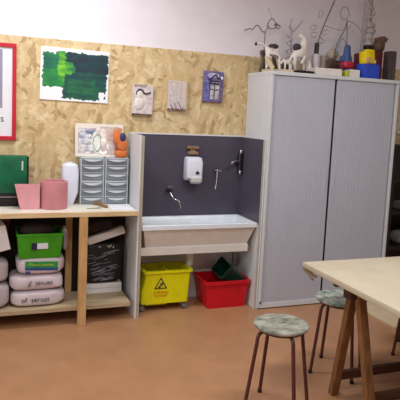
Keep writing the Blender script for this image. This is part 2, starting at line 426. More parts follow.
MB().tube([(2.02, -.06, 1.21), (1.985, -.08, 1.218), (1.955, -.09, 1.208), (1.93, -.095, 1.196)], [.012, .011, .012, .010]).lathe([(.011, -.012), (.013, 0), (.010, .012)], (1.944, -.093, 1.202), 12).build('spout', M['chrome'], t, True)

# soap dispenser
t = thing('soap_dispenser', (1.595, -.012, 1.0), 'white soap dispenser with push lever on the dark splashback', 'soap dispenser')
MB().loft([(1.526, 1.662, -.085, -.012, 1.05, .012), (1.522, 1.666, -.115, -.012, 1.072, .02), (1.520, 1.668, -.12, -.012, 1.2, .022), (1.526, 1.662, -.105, -.012, 1.236, .022), (1.539, 1.65, -.075, -.012, 1.245, .02)], n=5).build('housing', M['milk'], t, True)
MB().loft([(1.572, 1.65, -.115, -.05, 1.022, .02), (1.558, 1.662, -.135, -.05, 1.04, .03), (1.556, 1.664, -.137, -.05, 1.072, .03), (1.562, 1.658, -.125, -.05, 1.082, .03)], n=5).build('push_lever', M['pvc'], t, True)
MB().prism([(1.600, 1.104), (1.63, 1.104), (1.633, 1.116), (1.626, 1.124), (1.618, 1.128), (1.616, 1.138), (1.612, 1.128), (1.604, 1.124), (1.597, 1.116)], 'y', -.1225, -.119).build('emblem', M['navy'], t)
t = thing('wall_holder', (1.595, -.012, 1.27), 'small brown two-tier holder fixed above the white soap dispenser', 'holder')
MB().box(1.54, 1.65, -.05, -.012, 1.308, 1.336, .01).build('upper_block', M['brownblock'], t, True)
MB().box(1.548, 1.648, -.05, -.012, 1.262, 1.290, .01).build('lower_block', M['brownblock'], t, True)
MB().box(1.575, 1.622, -.03, -.012, 1.288, 1.31, .002).build('bracket', M['sand'], t)

# ------------------------------------------------------------------ mop bucket
t = thing('mop_bucket', (1.33, -.16, 0), 'yellow plastic mop bucket with warning triangle on castors under the sink', 'bucket')
th = .012
b = MB()
b.loft([(1.122, 1.520, -.285, -.05, .065, .02), (1.122, 1.526, -.287, -.048, .17, .02), (1.142, 1.530, -.288, -.047, .235, .02), (1.148, 1.534, -.289, -.045, .305, .02), (1.150, 1.536, -.290, -.045, .318, .02),
        (1.134, 1.552, -.304, -.035, .320, .025), (1.134, 1.552, -.304, -.035, .338, .025), (1.16, 1.526, -.28, -.058, .338, .015), (1.155, 1.516, -.276, -.06, .2, .015), (1.145, 1.51, -.272, -.064, .09, .015)], n=3)
b.build('tub', M['yellow'], t, True)
MB().box(1.335, 1.35, -.275, -.06, .09, .325, .003).build('divider', M['yellow'], t)
MB().box(1.16, 1.34, -.27, -.1, .049, .066, .004).build('floor_step', M['yellow'], t)
for x, y in ((1.135, -.262), (1.5, -.262), (1.14, -.08), (1.5, -.08)):
    w = MB().lathe([(0, -.012), (.02, -.012), (.024, -.006), (.024, .006), (.02, .012), (0, .012)], (x, y, .024), 16, (R(90), 0, R(30))).tube([(x+.002, y, .05), (x+.002, y, .068)], .009, 8).box(x-.006, x+.01, y-.018, y+.018, .048, .052)
    w.build('castor', M['castor'], t, True)
# warning triangle
def tri(o): return [(1.279+o*math.cos(R(a))*1., .222+o*math.sin(R(a))) for a in (90, 210, 330)]
b = MB(); bmv = b.bm
A = [bmv.verts.new((x, -.2915, z)) for x, z in tri(.064)]; B = [bmv.verts.new((x, -.2915, z)) for x, z in tri(.048)]
for i in range(3): bmv.faces.new((A[i], A[(i+1) % 3], B[(i+1) % 3], B[i]))
b.box(1.262, 1.30, -.292, -.291, .213, .223, 0, (0, R(-40), 0)).box(1.255, 1.278, -.292, -.291, .2, .206, 0, (0, R(35), 0)).box(1.272, 1.288, -.292, -.291, .228, .236, 0, (0, R(20), 0))
b.blob((1.296, -.2915, .24), (.008, .001, .008)).build('warning_triangle', M['ink'], t)
text('ATTENTION', .025, M['redtxt'], t, (1.283, -.2905, .158), sx=.9)
text('SOL GLISSANT', .022, M['redtxt'], t, (1.283, -.2905, .132), sx=.78)

# ------------------------------------------------------------------ red crate and green container
t = thing('storage_crate', (1.87, -.2, 0), 'red plastic crate on the floor under the sink by the cabinet', 'crate')
b = MB()
b.loft([(1.6806, 2.0171, -.33, -.06, 0, .012), (1.6557, 2.0420, -.345, -.045, .205, .012), (1.6418, 2.0522, -.358, -.035, .206, .014), (1.6400, 2.0540, -.36, -.033, .235, .014),
        (1.6566, 2.0392, -.344, -.048, .235, .01), (1.6640, 2.0309, -.336, -.056, .19, .01), (1.6898, 2.0079, -.32, -.07, .012, .01)], n=3)
b.build('crate_body', M['red'], t, True)
MB().box(1.6529, 2.0439, -.352, -.343, .185, .192, .002).build('rib', M['red'], t)
t = thing('plastic_container', (1.90, -.19, .2), 'dark green container lying tilted inside the red crate', 'container')
b = MB(); rt = (R(14), R(52), R(-8)); cc = (1.935, -.20, .24)
b.loft([(-.055, .055, -.09, .09, -.135), (-.068, .068, -.105, .105, .115), (-.074, .074, -.106, .106, .117), (-.074, .074, -.106, .106, .128), (-.062, .062, -.094, .094, .128), (-.05, .05, -.084, .084, -.12)], rot=(rt[0], -rt[1], rt[2]), c=cc, rad=.015)
b.build('shell', M['dgreen'], t, True)

# ------------------------------------------------------------------ tambour cabinet
cx0, cx1, cyf, T = 2.090, 3.357, -.440, 1.98
ca = thing('tambour_cabinet', ((cx0+cx1)/2, -.2, 0), 'tall grey office cabinet with two ribbed roller shutters', 'cabinet')
MB().box(2.090, 2.115, cyf, -.004, .01, T-.03, .002).build('side_panel', M['cab'], ca)
MB().box(cx1-.025, cx1, cyf, -.004, .01, T-.03, .002).build('side_panel', M['cab'], ca)
MB().box(2.090-.002, cx1+.002, cyf-.004, -.002, T-.03, T, .003).build('top_panel', M['cab'], ca)
MB().box(2.115, cx1-.025, cyf+.004, -.004, .01, .05).build('plinth', M['cab'], ca)
MB().box(2.115, cx1-.025, -.02, -.004, .05, T-.03).build('back_panel', M['cab'], ca)
MB().box(2.117, cx1-.026, cyf+.035, cyf+.045, .05, T-.03).build('shutter_shadow_gap', M['black'], ca)
for s, (a, c) in enumerate(((2.120, 2.700), (2.722, 3.318))):
    n = 18; P = []
    w = (c-a)/n
    for i in range(n):
        P += [(a+i*w+.0008, cyf+.014), (a+i*w+.003, cyf+.012), (a+(i+1)*w-.003, cyf+.012), (a+(i+1)*w-.0008, cyf+.014)]
    P += [(c, cyf+.026), (a, cyf+.026)]
    d = MB().prism(P, 'z', .05, T-.031).build('roller_shutter', M['tamb'], ca)
    hx = c-.03 if s == 0 else a+.03
    MB().box(hx-.006, hx+.006, cyf+.006, cyf+.013, 1.02, 1.16, .002).build('pull', M['tamb'], d)
MB().lathe([(0, 0), (.012, 0), (.012, .006), (0, .008)], (2.108, cyf, .06), 12, (R(90), 0, 0)).build('foot_cap', M['castor'], ca)

# ------------------------------------------------------------------ workbench
wb = thing('workbench', (.3, -.22, 0), 'long timber workbench with white top and lower shelf along the board wall', 'workbench')
MB().box(-1.0, 1.036, -.425, -.004, .832, .858, .002).build('worktop', M['bench'], wb)
MB().box(-1.0, 1.036, -.447, -.425, .824, .859, .002).build('front_edge', M['pinex'], wb)
MB().box(-1.0, 1.005, -.405, -.05, .108, .140, .003).build('shelf', M['shelf'], wb)
MB().box(.598, .658, -.446, -.404, 0, .824, .003).build('post', M['pine'], wb)
MB().box(.548, .60, -.05, -.008, 0, .832, .003).build('post', M['pine'], wb)
MB().box(-.95, -.89, -.446, -.404, 0, .824, .003).build('post', M['pine'], wb)
MB().box(-1.0, 1.036, -.0075, -.0015, 0, .83).build('back_panel', M['shadebrown'], wb)  # added dark sheet, its colour stands in for shade on the wall

# on the bench
t = thing('painted_case', (.13, -.1, .858), 'green painted case with black side and black base at the bench end', 'case')
MB().box(-.14, .243, -.155, -.05, .958, 1.236, .006).build('lid', M['greenpaint'], t, True)
MB().box(.2435, .256, -.15, -.045, .90, 1.232, .004).build('side_strip', M['black'], t, True)
MB().box(-.14, .24, -.152, -.045, .858, .957, .004).build('base', M['black'], t, True)
MB().box(-.13, .228, -.157, -.152, .925, .935, .002).build('seam', M['castor'], t)
MB().box(.205, .215, -.158, -.153, 1.13, 1.20, .002).build('paint_drip', M['labelw'], t)

b = MB(); b.loft([(.195, .325, -.285, -.185, .859), (.182, .325, -.29, -.18, .90), (.155, .326, -.30, -.165, 1.03), (.161, .320, -.295, -.171, 1.03), (.196, .318, -.28, -.19, .868)])
single(b, 'paper_tray', M['pink2'], (.26, -.18, .858), 'pink folded card box with flaring sides left of the pink roll', 'box')
b = MB(); b.lathe([(.098, .859), (.1, .862), (.1, 1.062), (.097, 1.064), (.09, 1.064), (.089, 1.058), (.089, .875), (0, .875)], (.432, -.235, 0), 48)
single(b, 'foam_roll', M['pink'], (.432, -.235, .858), 'dusty pink roll standing upright on the workbench', 'roll', smooth=True)

t = thing('plastic_jug', (.56, -.1, .858), 'milky white plastic jug standing between pink roll and drawer towers', 'jug')
MB().loft([(.515, .595, -.12, -.03, .859, .02), (.51, .61, -.125, -.025, .90, .025), (.506, .634, -.125, -.02, .96, .03), (.502, .634, -.125, -.02, 1.12, .03), (.506, .628, -.12, -.022, 1.165, .03), (.535, .605, -.10, -.04, 1.182, .025)], n=4).build('jug_body', M['milk'], t, True)
MB().lathe([(.02, 1.18), (.02, 1.19), (0, 1.192)], (.57, -.07, 0), 16).build('cap', M['milk'], t, True)

# drawer towers: four small units of three drawers
def tower(label, x, z):
    r = thing('drawer_tower', (x, -.07, z), label, 'drawer unit', 'small plastic drawer units on the bench')
    h, w, yb2, yf2 = .1865, .183, -.02, -.132
    b = MB()
    b.box(x-w/2, x-w/2+.008, yf2, yb2, z, z+h, .002).box(x+w/2-.008, x+w/2, yf2, yb2, z, z+h, .002).box(x-w/2, x+w/2, yf2, yb2, z+h-.008, z+h, .002).box(x-w/2, x+w/2, yf2, yb2, z, z+.006, .001).box(x-w/2+.004, x+w/2-.004, yb2-.006, yb2, z, z+h)
    for k in (1, 2): b.box(x-w/2, x+w/2, yf2, yb2, z+k*.0595+.003, z+k*.0595+.009, .001)
    b.build('frame', M['drawframe'], r)
    for k in range(3):
        z0 = z+.008+k*.0595
        d = MB().box(x-w/2+.011, x+w/2-.011, yf2-.002, yb2-.01, z0+.002, z0+.05, .004).build('drawer', M['draw'], r, True)
        q = MB(); n = 12
        P = [(x-.062+.124*i/n, z0+.040-.012*math.sin(math.pi*i/n)) for i in range(n+1)]
        q.prism(P+[(x+.07, z0+.046), (x-.07, z0+.046)], 'y', yf2-.014, yf2-.002).build('drawer_lip', M['drawlip'], d)
    return r
tw = tower('lower left grey drawer tower next to the white jug', .735, .8585)
for x, z, l in ((.927, .8585, 'lower right grey drawer tower next to the sink panel'), (.735, 1.0455, 'upper left grey drawer tower under the pale faces of the collage'), (.927, 1.0455, 'upper right grey drawer tower under the orange figure')):
    o = copy_tree(tw); o.location = (x, -.07, z); o['label'] = l

cm = paint('collage_paint', (224, 216, 204), [
    ('r', .05, .48, .1, .86, (168, 160, 170), (214, 208, 206), 7),
    ('r', .50, .97, .06, .92, (206, 196, 190), (176, 164, 164), 8), ('r', .80, .97, .1, .9, (206, 158, 126), (176, 120, 92), 7),
    ('e', .20, .55, .13, .28, (226, 224, 226), (130, 138, 164), 9), ('e', .25, .30, .10, .2, (232, 232, 232), (150, 150, 160), 9),
    ('r', .22, .42, .68, .80, (96, 104, 140), (150, 150, 170), 8),
    ('e', .44, .45, .10, .34, (206, 222, 210), (232, 232, 226), 8), ('e', .57, .6, .1, .28, (206, 190, 180), (232, 224, 216), 8),
    ('ring', .58, .32, .09, .2, .25, (240, 236, 230)), ('ring', .72, .34, .08, .18, .22, (196, 176, 172)),
    ('e', .72, .70, .09, .22, (214, 190, 176), (176, 150, 146), 9), ('e', .47, .78, .05, .12, (236, 228, 220), (200, 190, 190), 9),
    ('ring', .45, .42, .08, .25, .12, (150, 156, 150))], distort=.05, dscale=7)
b = MB(); b.box(-.19, .19, -.012, .012, 0, .262, .002)
o = single(b, 'collage_picture', cm, (0, 0, 0), 'pale collage of faces on a board leaning on the wall above the drawers', 'picture')
o.location = (.795, -.075, 1.233); o.rotation_euler = (R(-9), 0, 0)
t = thing('clay_figure', (.955, -.11, 1.232), 'orange clay figure in front of the right end of the collage', 'figure')
MB().blob((.962, -.108, 1.262), (.05, .022, .03), .8, 2, .06).blob((.968, -.108, 1.33), (.038, .02, .045), .8, 3, .08).blob((.925, -.108, 1.40), (.032, .016, .05), .8, 5, .08).blob((.945, -.108, 1.36), (.022, .016, .05), .9, 6).build('body', M['orange'], t, True)
MB().blob((.968, -.113, 1.395), (.027, .018, .036), .9, 3, .06).build('navy_ball', M['navyball'], t, True)

t = thing('wooden_brush', (.80, -.2, .858), 'small brown wooden brush lying on the bench before the drawers', 'brush')
MB().beam((.775, -.14, .87), (.825, -.29, .87), .024, .02, bev=.006).build('handle', M['tool'], t)
MB().box(.752, .812, -.155, -.125, .86, .884, .004).build('head', M['tool'], t)
b = MB(); b.tube([(.665, -.325, .864), (.775, -.30, .864)], [.002, .004]); single(b, 'pencil', M['tool'], (.72, -.31, .86), 'thin brown pencil lying near the bench front edge', 'pencil')
b = MB(); b.box(.85, 1.02, -.38, -.14, .8585, .8625, 0, (0, 0, R(-4))); single(b, 'paper_sheets', M['paper'], (.93, -.26, .858), 'white paper sheets on the bench beside the sink panel', 'paper')

# on the shelf, left bay
def sack(name, x0, x1, y0, y1, z0, z1, seed, label, m=None):
    t = thing(name, ((x0+x1)/2, (y0+y1)/2, z0), label, 'sack', 'sacks stacked on the bench shelf')
    b = MB(); b.blob(((x0+x1)/2, (y0+y1)/2, (z0+z1)/2), ((x1-x0)/2, (y1-y0)/2, (z1-z0)/2), .46, seed, .026, n=44, m=24)
    b.build('sack_body', m or M['sack'], t, True); return t
s1 = sack('powder_sack', .125, .51, -.36, -.08, .140, .262, 3, 'pale pink powder sack lying lowest in the stack on the shelf')
s2 = sack('powder_sack', .122, .505, -.362, -.085, .262, .382, 5, 'pale pink powder sack in the middle of the shelf stack')
s3 = sack('powder_sack', .165, .51, -.362, -.085, .382, .512, 8, 'white powder sack with green and blue print under the green crate')
text('of  seruat', .052, M['ink'], s1, (.30, -.3665, .198), sx=1.0)
text('serust  jf', .050, M['ink'], s2, (.335, -.3685, .318), rot=(90, 180, 0), sx=1.0)
MB().box(.225, .455, -.3655, -.355, .438, .484, .002, (0, R(2.5), 0)).build('green_print', M['sackgreen'], s3)
MB().box(.225, .458, -.3655, -.355, .418, .442, .002, (0, R(2.5), 0)).build('blue_print', M['sackblue'], s3)
text('Plâtre à modeler', .028, M['lime'], s3, (.34, -.367, .462), rot=(90, 2.5, 0), sx=.95)
MB().box(.228, .262, -.3655, -.355, .398, .416, .002).build('blue_print', M['sackblue'], s3)

t = thing('storage_crate', (.33, -.22, .505), 'bright green plastic crate with white label on top of the sacks', 'crate')
MB().loft([(.182, .478, -.345, -.085, .506, .012), (.170, .492, -.36, -.07, .672, .012), (.164, .498, -.366, -.064, .674, .012), (.164, .498, -.366, -.064, .69, .012), (.176, .486, -.352, -.078, .69, .01), (.19, .47, -.335, -.095, .518, .01)], n=3).build('crate_body', M['greycrate'], t, True)
lb = MB().box(.268, .385, -.3625, -.352, .578, .620, .001, (R(-5), 0, 0)).build('label', M['labelw'], t)
MB().box(.268, .308, -.3645, -.354, .574, .622, .001, (R(-5), 0, 0)).build('label_print', M['navy'], lb)
b = MB(); b.blob((.31, -.24, .70), (.12, .09, .05), .8, 3, .05); single(b, 'cloth_bundle', M['shadebrown'], (.31, -.24, .65), 'dark brown bundle inside the bright green crate', 'bundle', smooth=True)
b = MB(); b.blob((.518, -.2, .62), (.025, .07, .09), .7, 3, .08); single(b, 'plastic_bag', M['bagclear'], (.518, -.2, .52), 'crumpled grey plastic bag squeezed beside the green crate', 'bag', smooth=True)
sack('clear_sack', -.26, .12, -.37, -.09, .140, .33, 13, 'greyish translucent sack at the left end of the shelf, lower', M['bagclear'])
sack('clear_sack', -.28, .115, -.36, -.09, .33, .50, 17, 'greyish translucent sack at the left end of the shelf, upper', M['bagclear'])
t = thing('carton', (-.05, -.25, .49), 'white cardboard carton tilted on the sacks at the left edge', 'carton')
b = MB(); b.box(-.24, .10, -.37, -.12, .545, .725, .004, (0, R(-12), R(6))); b.build('carton_body', M['white'], t)
b = MB(); b.box(.0, .12, -.085, -.055, .53, .77, .01, (0, R(8), 0)); single(b, 'red_packet', M['wine'], (.04, -.18, .7), 'dark red packet behind the white carton under the bench', 'packet')

# right bay
for z, l in ((.1405, 'white board lying at the bottom right of the shelf'), (.1815, 'white board lying directly under the black printed bag')):
    b = MB(); b.box(.685, .99, -.145, -.03, z, z+.038, .002); single(b, 'foam_board', M['white'], (.84, -.09, z), l, 'board', 'white boards on the shelf')
t = thing('printed_bag', (.83, -.1, .22), 'black printed sack with white scribbles in the right shelf bay', 'bag')
MB().blob((.835, -.092, .385), (.148, .062, .166), .38, 4, .012, n=40, m=20).build('bag_body', M['black'], t, True)
rb = random.Random(3)
for k in range(44):
    x = rb.uniform(.695, .90); z = rb.uniform(.24, .48); l = min(rb.uniform(.03, .10), .965-x)
    MB().tube([(x, -.155, z), (x+l*.5, -.1552, z+l*.12+rb.uniform(-.006, .006)), (x+l, -.155, z+l*.22)], .0014, 5).build('print_line', M['greystrip'], t)
for x, z in ((.772, .494), (.80, .506), (.828, .506), (.882, .52), (.915, .505)):
    pts = [(x+rb.uniform(-.016, .016), -.1475, z+rb.uniform(-.02, .02)) for _ in range(5)]
    MB().tube(pts, .0028, 6).build('print_scribble', M['labelw'], t)
b = MB(); b.box(.70, 1.005, -.16, -.08, .582, .638, .006, (0, R(-17), 0)); single(b, 'long_box', M['white'], (.85, -.12, .57), 'long whitish box lying aslant on the black printed bag', 'box')
b = MB(); b.box(.70, .90, -.14, -.05, .645, .72, .01, (0, R(-14), 0)); single(b, 'dark_packet', M['shadebrown'], (.8, -.1, .62), 'dark brown packet on the slanting white box under the bench', 'packet')

# ------------------------------------------------------------------ on the wall
t = thing('framed_poster', (-.2, 0, 1.36), 'white poster in a red frame at the left edge', 'poster')
MB().box(-.5, .160, -.010, -.002, 1.352, 2.062).build('sheet', M['paper'], t)
MB().box(-.53, .166, -.022, -.002, 2.036, 2.066, .002).box(-.53, .166, -.022, -.002, 1.345, 1.375, .002).box(.138, .166, -.022, -.002, 1.375, 2.036, .002).box(-.53, -.502, -.022, -.002, 1.375, 2.036, .002).build('frame', M['redframe'], t)
MB().box(-.3, .068, -.0115, -.009, 1.585, 2.02).build('grey_print', M['greystrip'], t)
text('les', .075, M['navy'], t, (.042, -.0105, 1.505), rot=(90, 0, 0))

gm = paint('green_painting_paint', (234, 236, 238), [
    ('r', .03, .42, .25, .90, (6, 92, 74), (22, 124, 66), 6),
    ('r', .04, .34, .28, .60, (14, 112, 62), (40, 146, 56), 7),
    ('r', .34, .97, .20, .90, (10, 58, 64), (12, 84, 70), 6),
    ('r', .38, .99, .56, .93, (24, 36, 54), (8, 58, 62), 6),
    ('r', .32, .86, .04, .30, (14, 70, 66), (18, 92, 64), 7),
    ('r', .40, .80, .14, .42, (14, 74, 62), (24, 108, 64), 9),
    ('r', .26, .35, .38, .94, (104, 180, 44), (40, 136, 52), 8),
    ('e', .38, .62, .12, .12, (84, 176, 46), (18, 112, 62), 9),
    ('e', .30, .60, .06, .14, (120, 196, 44), (66, 150, 50), 9),
    ('e', .95, .20, .015, .025, (20, 40, 60), (20, 40, 60), 3), ('e', .955, .11, .02, .03, (20, 40, 60), (20, 40, 60), 3)], distort=.055, dscale=20)
b = MB(); b.box(-.262, .262, -.006, .0034, 0, .402)
o = single(b, 'abstract_painting', gm, (0, 0, 0), 'green abstract painting on white paper pinned to the board wall', 'painting')
o.location = (.599, -.003, 1.662); o.rotation_euler = (0, R(.8), 0)
def relief(name, loc, w, h, m, label, rz, mb2=None, m2=None, part=None):
    t = thing(name, loc, label, 'artwork', 'small relief panels on the wall')
    MB().box(loc[0]-w/2, loc[0]+w/2, -.032, .0004, loc[2], loc[2]+h, .004).build('panel', m, t)
    if mb2: mb2.build(part, m2, t, True)
    t.rotation_euler = (0, R(rz), 0); return t
m1 = paint('relief_one', (206, 190, 176), [('r', .04, .96, .06, .9, (196, 180, 186), (222, 212, 206), 7), ('e', .40, .42, .26, .34, (214, 202, 196), (228, 220, 214), 6), ('r', .1, .7, .9, 1., (150, 130, 126), (190, 170, 160), 9)], distort=.06)
b = MB(); cx, cz = 1.135, 1.68
b.tube([(cx-.05+.0, -.034, cz+.055), (cx-.045, -.036, cz+.085), (cx-.025, -.037, cz+.105), (cx, -.037, cz+.10), (cx+.012, -.037, cz+.08), (cx+.03, -.037, cz+.07), (cx+.05, -.037, cz+.075), (cx+.07, -.036, cz+.085)], .0055, 8)
r1 = relief('relief_panel', (1.142, 0, 1.575), .176, .252, m1, 'beige relief panel with a dark curl and pale rounded shapes, leftmost', .5, b, M['navy'], 'dark_curl')
MB().blob((1.11, -.03, 1.74), (.035, .012, .035), 1, 3, .04).blob((1.115, -.03, 1.67), (.045, .014, .055), 1, 4, .04).build('pale_shape', M['plaster'], r1, True)
MB().box(1.056, 1.228, -.036, -.028, 1.576, 1.59, .002).build('dark_edge', M['bark'], r1)
m2 = paint('relief_two', (204, 190, 184), [('r', .06, .3, .2, .98, (186, 172, 180), (216, 206, 200), 9), ('r', .38, .46, .05, .98, (180, 166, 170), (206, 196, 190), 9), ('r', .6, .66, .3, .98, (178, 166, 160), (206, 196, 190), 9), ('r', .0, 1, 0, .06, (96, 76, 60), (140, 110, 90), 9), ('r', .88, 1., 0, 1., (170, 150, 110), (206, 184, 140), 9)], distort=.03)
b = MB(); cx, cz = 1.44, 1.69
for pts in ([(-.06, -.01), (-.045, -.04), (-.02, -.055)], [(-.03, .0), (-.005, -.05)], [(.005, .015), (.02, -.02), (.035, -.05)], [(-.065, -.05), (-.05, -.075)], [(.045, -.03), (.065, -.065)]):
    b.tube([(cx+x, -.034, cz+z) for x, z in pts], .005, 6)
relief('relief_panel', (1.445, 0, 1.63), .172, .242, m2, 'pale relief panel with vertical grooves, middle of the three', .5, b, M['greystrip'], 'scored_lines')
m3 = paint('relief_three', (104, 92, 140), [('r', .0, .3, 0, 1, (70, 74, 150), (130, 120, 170), 8), ('e', .45, .86, .3, .08, (210, 204, 216), (170, 160, 196), 9), ('r', .3, .78, .1, .68, (206, 204, 190), (150, 146, 170), 8), ('r', .28, .80, .64, .70, (40, 30, 60), (50, 40, 70), 4), ('r', .28, .33, .1, .66, (40, 34, 70), (60, 50, 90), 4), ('r', .52, .57, .1, .66, (60, 50, 90), (60, 50, 90), 4), ('r', .3, .78, .38, .42, (60, 50, 90), (80, 70, 110), 4), ('r', .8, 1, 0, .7, (90, 66, 110), (120, 96, 130), 8), ('e', .88, .8, .07, .05, (240, 236, 240), (240, 236, 240), 4)], distort=.04)
b = MB(); cx, cz = 1.755, 1.845
b.tube([(cx-.055, -.036, cz+.055), (cx-.03, -.037, cz+.062), (cx-.01, -.037, cz+.085), (cx+.015, -.037, cz+.1), (cx+.03, -.037, cz+.075), (cx+.06, -.036, cz+.07)], .006, 7).box(cx-.045, cx+.045, -.04, -.03, cz+.018, cz+.03, .002)
relief('relief_panel', (1.756, 0, 1.715), .178, .258, m3, 'blue and purple relief panel with a small window, rightmost', 1.5, b, M['navy'], 'dark_strokes')
m4 = paint('edge_picture', (220, 216, 206), [('r', .05, .6, .1, .5, (40, 36, 40), (150, 140, 130), 7), ('r', .1, .5, .6, .85, (60, 54, 56), (190, 180, 170), 7)])
b = MB(); b.box(3.74, 4.02, -.02, -.001, 1.50, 1.86, .002); single(b, 'small_picture', m4, (3.88, -.01, 1.5), 'black and white picture on the wall right of the cabinet', 'picture')

# ------------------------------------------------------------------ on top of the cabinet
Z = 1.98
b = MB(); b.tube([(2.115, -.40, 2.0), (2.095, -.40, 2.03), (2.055, -.39, 2.09)], [.022, .020, .016], 10); single(b, 'driftwood_stick', M['drift'], (2.115, -.40, 1.98), 'pale driftwood stick leaning off the left end of the cabinet', 'stick', smooth=True)
t = thing('bark_arch', (2.17, -.17, Z), 'brown bark and stick frame behind the left white animal', 'sculpture')
MB().beam((2.112, -.17, 2.150), (2.27, -.17, 2.145), .04, .04, bev=.01).build('top_bark', M['bark'], t)
MB().tube([(2.135, -.17, Z), (2.14, -.17, 2.07), (2.135, -.17, 2.135)], [.026, .016, .02]).build('post', M['bark'], t, True)
MB().tube([(2.185, -.17, Z), (2.178, -.17, 2.07), (2.185, -.17, 2.135)], [.02, .026, .016]).build('post', M['bark'], t, True)
MB().tube([(2.25, -.17, Z), (2.255, -.17, 2.07), (2.245, -.17, 2.135)], [.03, .02, .02]).build('post', M['bark'], t, True)
MB().box(2.27, 2.425, -.19, -.15, Z, 2.085, .01).build('back_board', M['boxbrown'], t)

def animal(name, loc, V, E, Rr, label, m=M['plaster']):
    t = thing(name, loc, label, 'animal sculpture')
    o = skin('body', V, E, Rr, m, (0, 0, 0)); o.parent = t; return t
# long-necked white animal facing left
V = [(0, 0, .142), (-.045, 0, .148), (.05, 0, .153), (-.05, -.022, .075), (-.062, -.022, .0), (-.045, .022, .075), (-.04, .022, .0),
     (.052, -.022, .085), (.062, -.022, .0), (.058, .022, .075), (.085, .022, .0), (-.065, 0, .182), (-.10, 0, .197), (-.135, 0, .203), (-.16, 0, .192), (.068, 0, .125), (.075, 0, .07)]
E = [(0, 1), (0, 2), (1, 3), (3, 4), (1, 5), (5, 6), (2, 7), (7, 8), (2, 9), (9, 10), (1, 11), (11, 12), (12, 13), (13, 14), (2, 15), (15, 16)]
rr = [.03, .026, .028, .012, .009, .012, .009, .014, .009, .014, .009, .011, .008, .012, .007, .008, .004]
t = animal('white_animal', (2.178, -.27, 2.005), V, E, rr, 'white papier-mache animal with thin neck stretched left and dark saddle')
MB().blob((2.178, -.27, 2.192), (.042, .03, .022), .8, 3, .06).build('saddle', M['ink'], t, True)
MB().blob((2.018, -.27, 2.20), (.011, .012, .014), .9, 1).build('dark_muzzle', M['ink'], t, True)
b = MB(); b.prism([(2.135, -.36), (2.31, -.40), (2.335, -.24), (2.105, -.23)], 'z', Z, 2.003); single(b, 'sculpture_base', M['cream'], (2.2, -.3, Z), 'cream board base under the left white animal', 'base')
# foal, head down left
V = [(0, 0, .07), (-.02, 0, .068), (.022, 0, .072), (-.022, -.01, .03), (-.026, -.01, 0), (-.012, .01, .03), (-.012, .01, 0), (.022, -.01, .035), (.018, -.01, 0), (.03, .01, .035), (.034, .01, 0), (-.038, 0, .075), (-.052, 0, .06), (-.06, 0, .042)]
E = [(0, 1), (0, 2), (1, 3), (3, 4), (1, 5), (5, 6), (2, 7), (7, 8), (2, 9), (9, 10), (1, 11), (11, 12), (12, 13)]
animal('white_foal', (2.282, -.335, 2.005), V, E, [.016, .015, .016, .008, .006, .008, .006, .008, .006, .008, .006, .01, .011, .007], 'small white papier-mache animal with lowered head between two larger ones')
# rearing horse
V = [(0, 0, .15), (-.035, 0, .13), (.04, 0, .185), (-.038, -.018, .065), (-.03, -.018, 0), (-.05, .018, .07), (-.056, .018, 0), (.05, -.018, .11), (.02, -.018, .06), (.062, .018, .095), (.072, .018, .01),
     (.055, 0, .235), (.052, 0, .275), (.02, 0, .295), (-.008, 0, .30), (-.06, 0, .12), (-.085, 0, .07)]
E = [(0, 1), (0, 2), (1, 3), (3, 4), (1, 5), (5, 6), (2, 7), (7, 8), (2, 9), (9, 10), (2, 11), (11, 12), (12, 13), (13, 14), (1, 15), (15, 16)]
t = animal('white_horse', (2.418, -.27, 2.004), V, E, [.036, .033, .036, .016, .012, .016, .012, .016, .013, .016, .013, .030, .028, .022, .013, .014, .008], 'large white papier-mache horse rearing up with raised head')
MB().blob((2.398, -.275, 2.205), (.03, .036, .03), .8, 6, .06).build('saddle', M['ink'], t, True)
b = MB(); b.box(2.335, 2.495, -.42, -.22, Z, 2.002, .003); single(b, 'sculpture_base', M['black'], (2.41, -.32, Z), 'black board base under the rearing white horse', 'base')
b = MB(); b.blob((2.535, -.25, 2.045), (.025, .04, .062), .8, 2, .1); single(b, 'plaster_lump', M['plaster'], (2.535, -.25, Z), 'white plaster lump behind the rearing horse', 'plaster lump', smooth=True)

# curled wire on the left
t = thing('wire_sculpture', (2.24, -.06, Z), 'thin grey wire sculpture with curled loops at the left of the cabinet', 'wire sculpture')
def W(name, pts, r, m, par):
    # smooth the polyline (Catmull-Rom)
    P = [Vector(p) for p in pts]; out = []
    for i in range(len(P)-1):
        a = P[max(0, i-1)]; b_ = P[i]; c = P[i+1]; d = P[min(len(P)-1, i+2)]
        for k in range(6):
            u = k/6; out.append(.5*((2*b_)+(-a+c)*u+(2*a-5*b_+4*c-d)*u*u+(-a+3*b_-3*c+d)*u**3))
    out.append(P[-1])
    return MB().tube(out, r, 6).build(name, m, par, True)
Y = -.1
W('stem', [(2.20, Y, Z), (2.185, Y, 2.1), (2.18, Y, 2.24), (2.185, Y, 2.33), (2.21, Y, 2.38)], .0042, M['wire'], t)
W('branch', [(2.185, Y, 2.33), (2.15, Y, 2.335), (2.12, Y, 2.375), (2.09, Y, 2.375), (2.06, Y, 2.34), (2.03, Y, 2.345), (1.985, Y, 2.325)], .0045, M['wire'], t)
W('curl', [(2.21, Y, 2.38)]+[(2.245+.042*math.cos(a), Y+.02*math.sin(a*2), 2.405+.042*math.sin(a)) for a in [R(200-k*45) for k in range(14)]], .0042, M['wire'], t)
W('curl', [(2.28, Y, 2.40)]+[(2.295+.024*math.cos(a), Y+.02*math.sin(a), 2.39+.024*math.sin(a)) for a in [R(160+k*45) for k in range(9)]]+[(2.33, Y, 2.395)], .0038, M['wire'], t)
W('top_curl', [(2.235, Y, 2.45), (2.215, Y, 2.50), (2.195, Y, 2.52), (2.225, Y, 2.525)], .003, M['wirepale'], t)
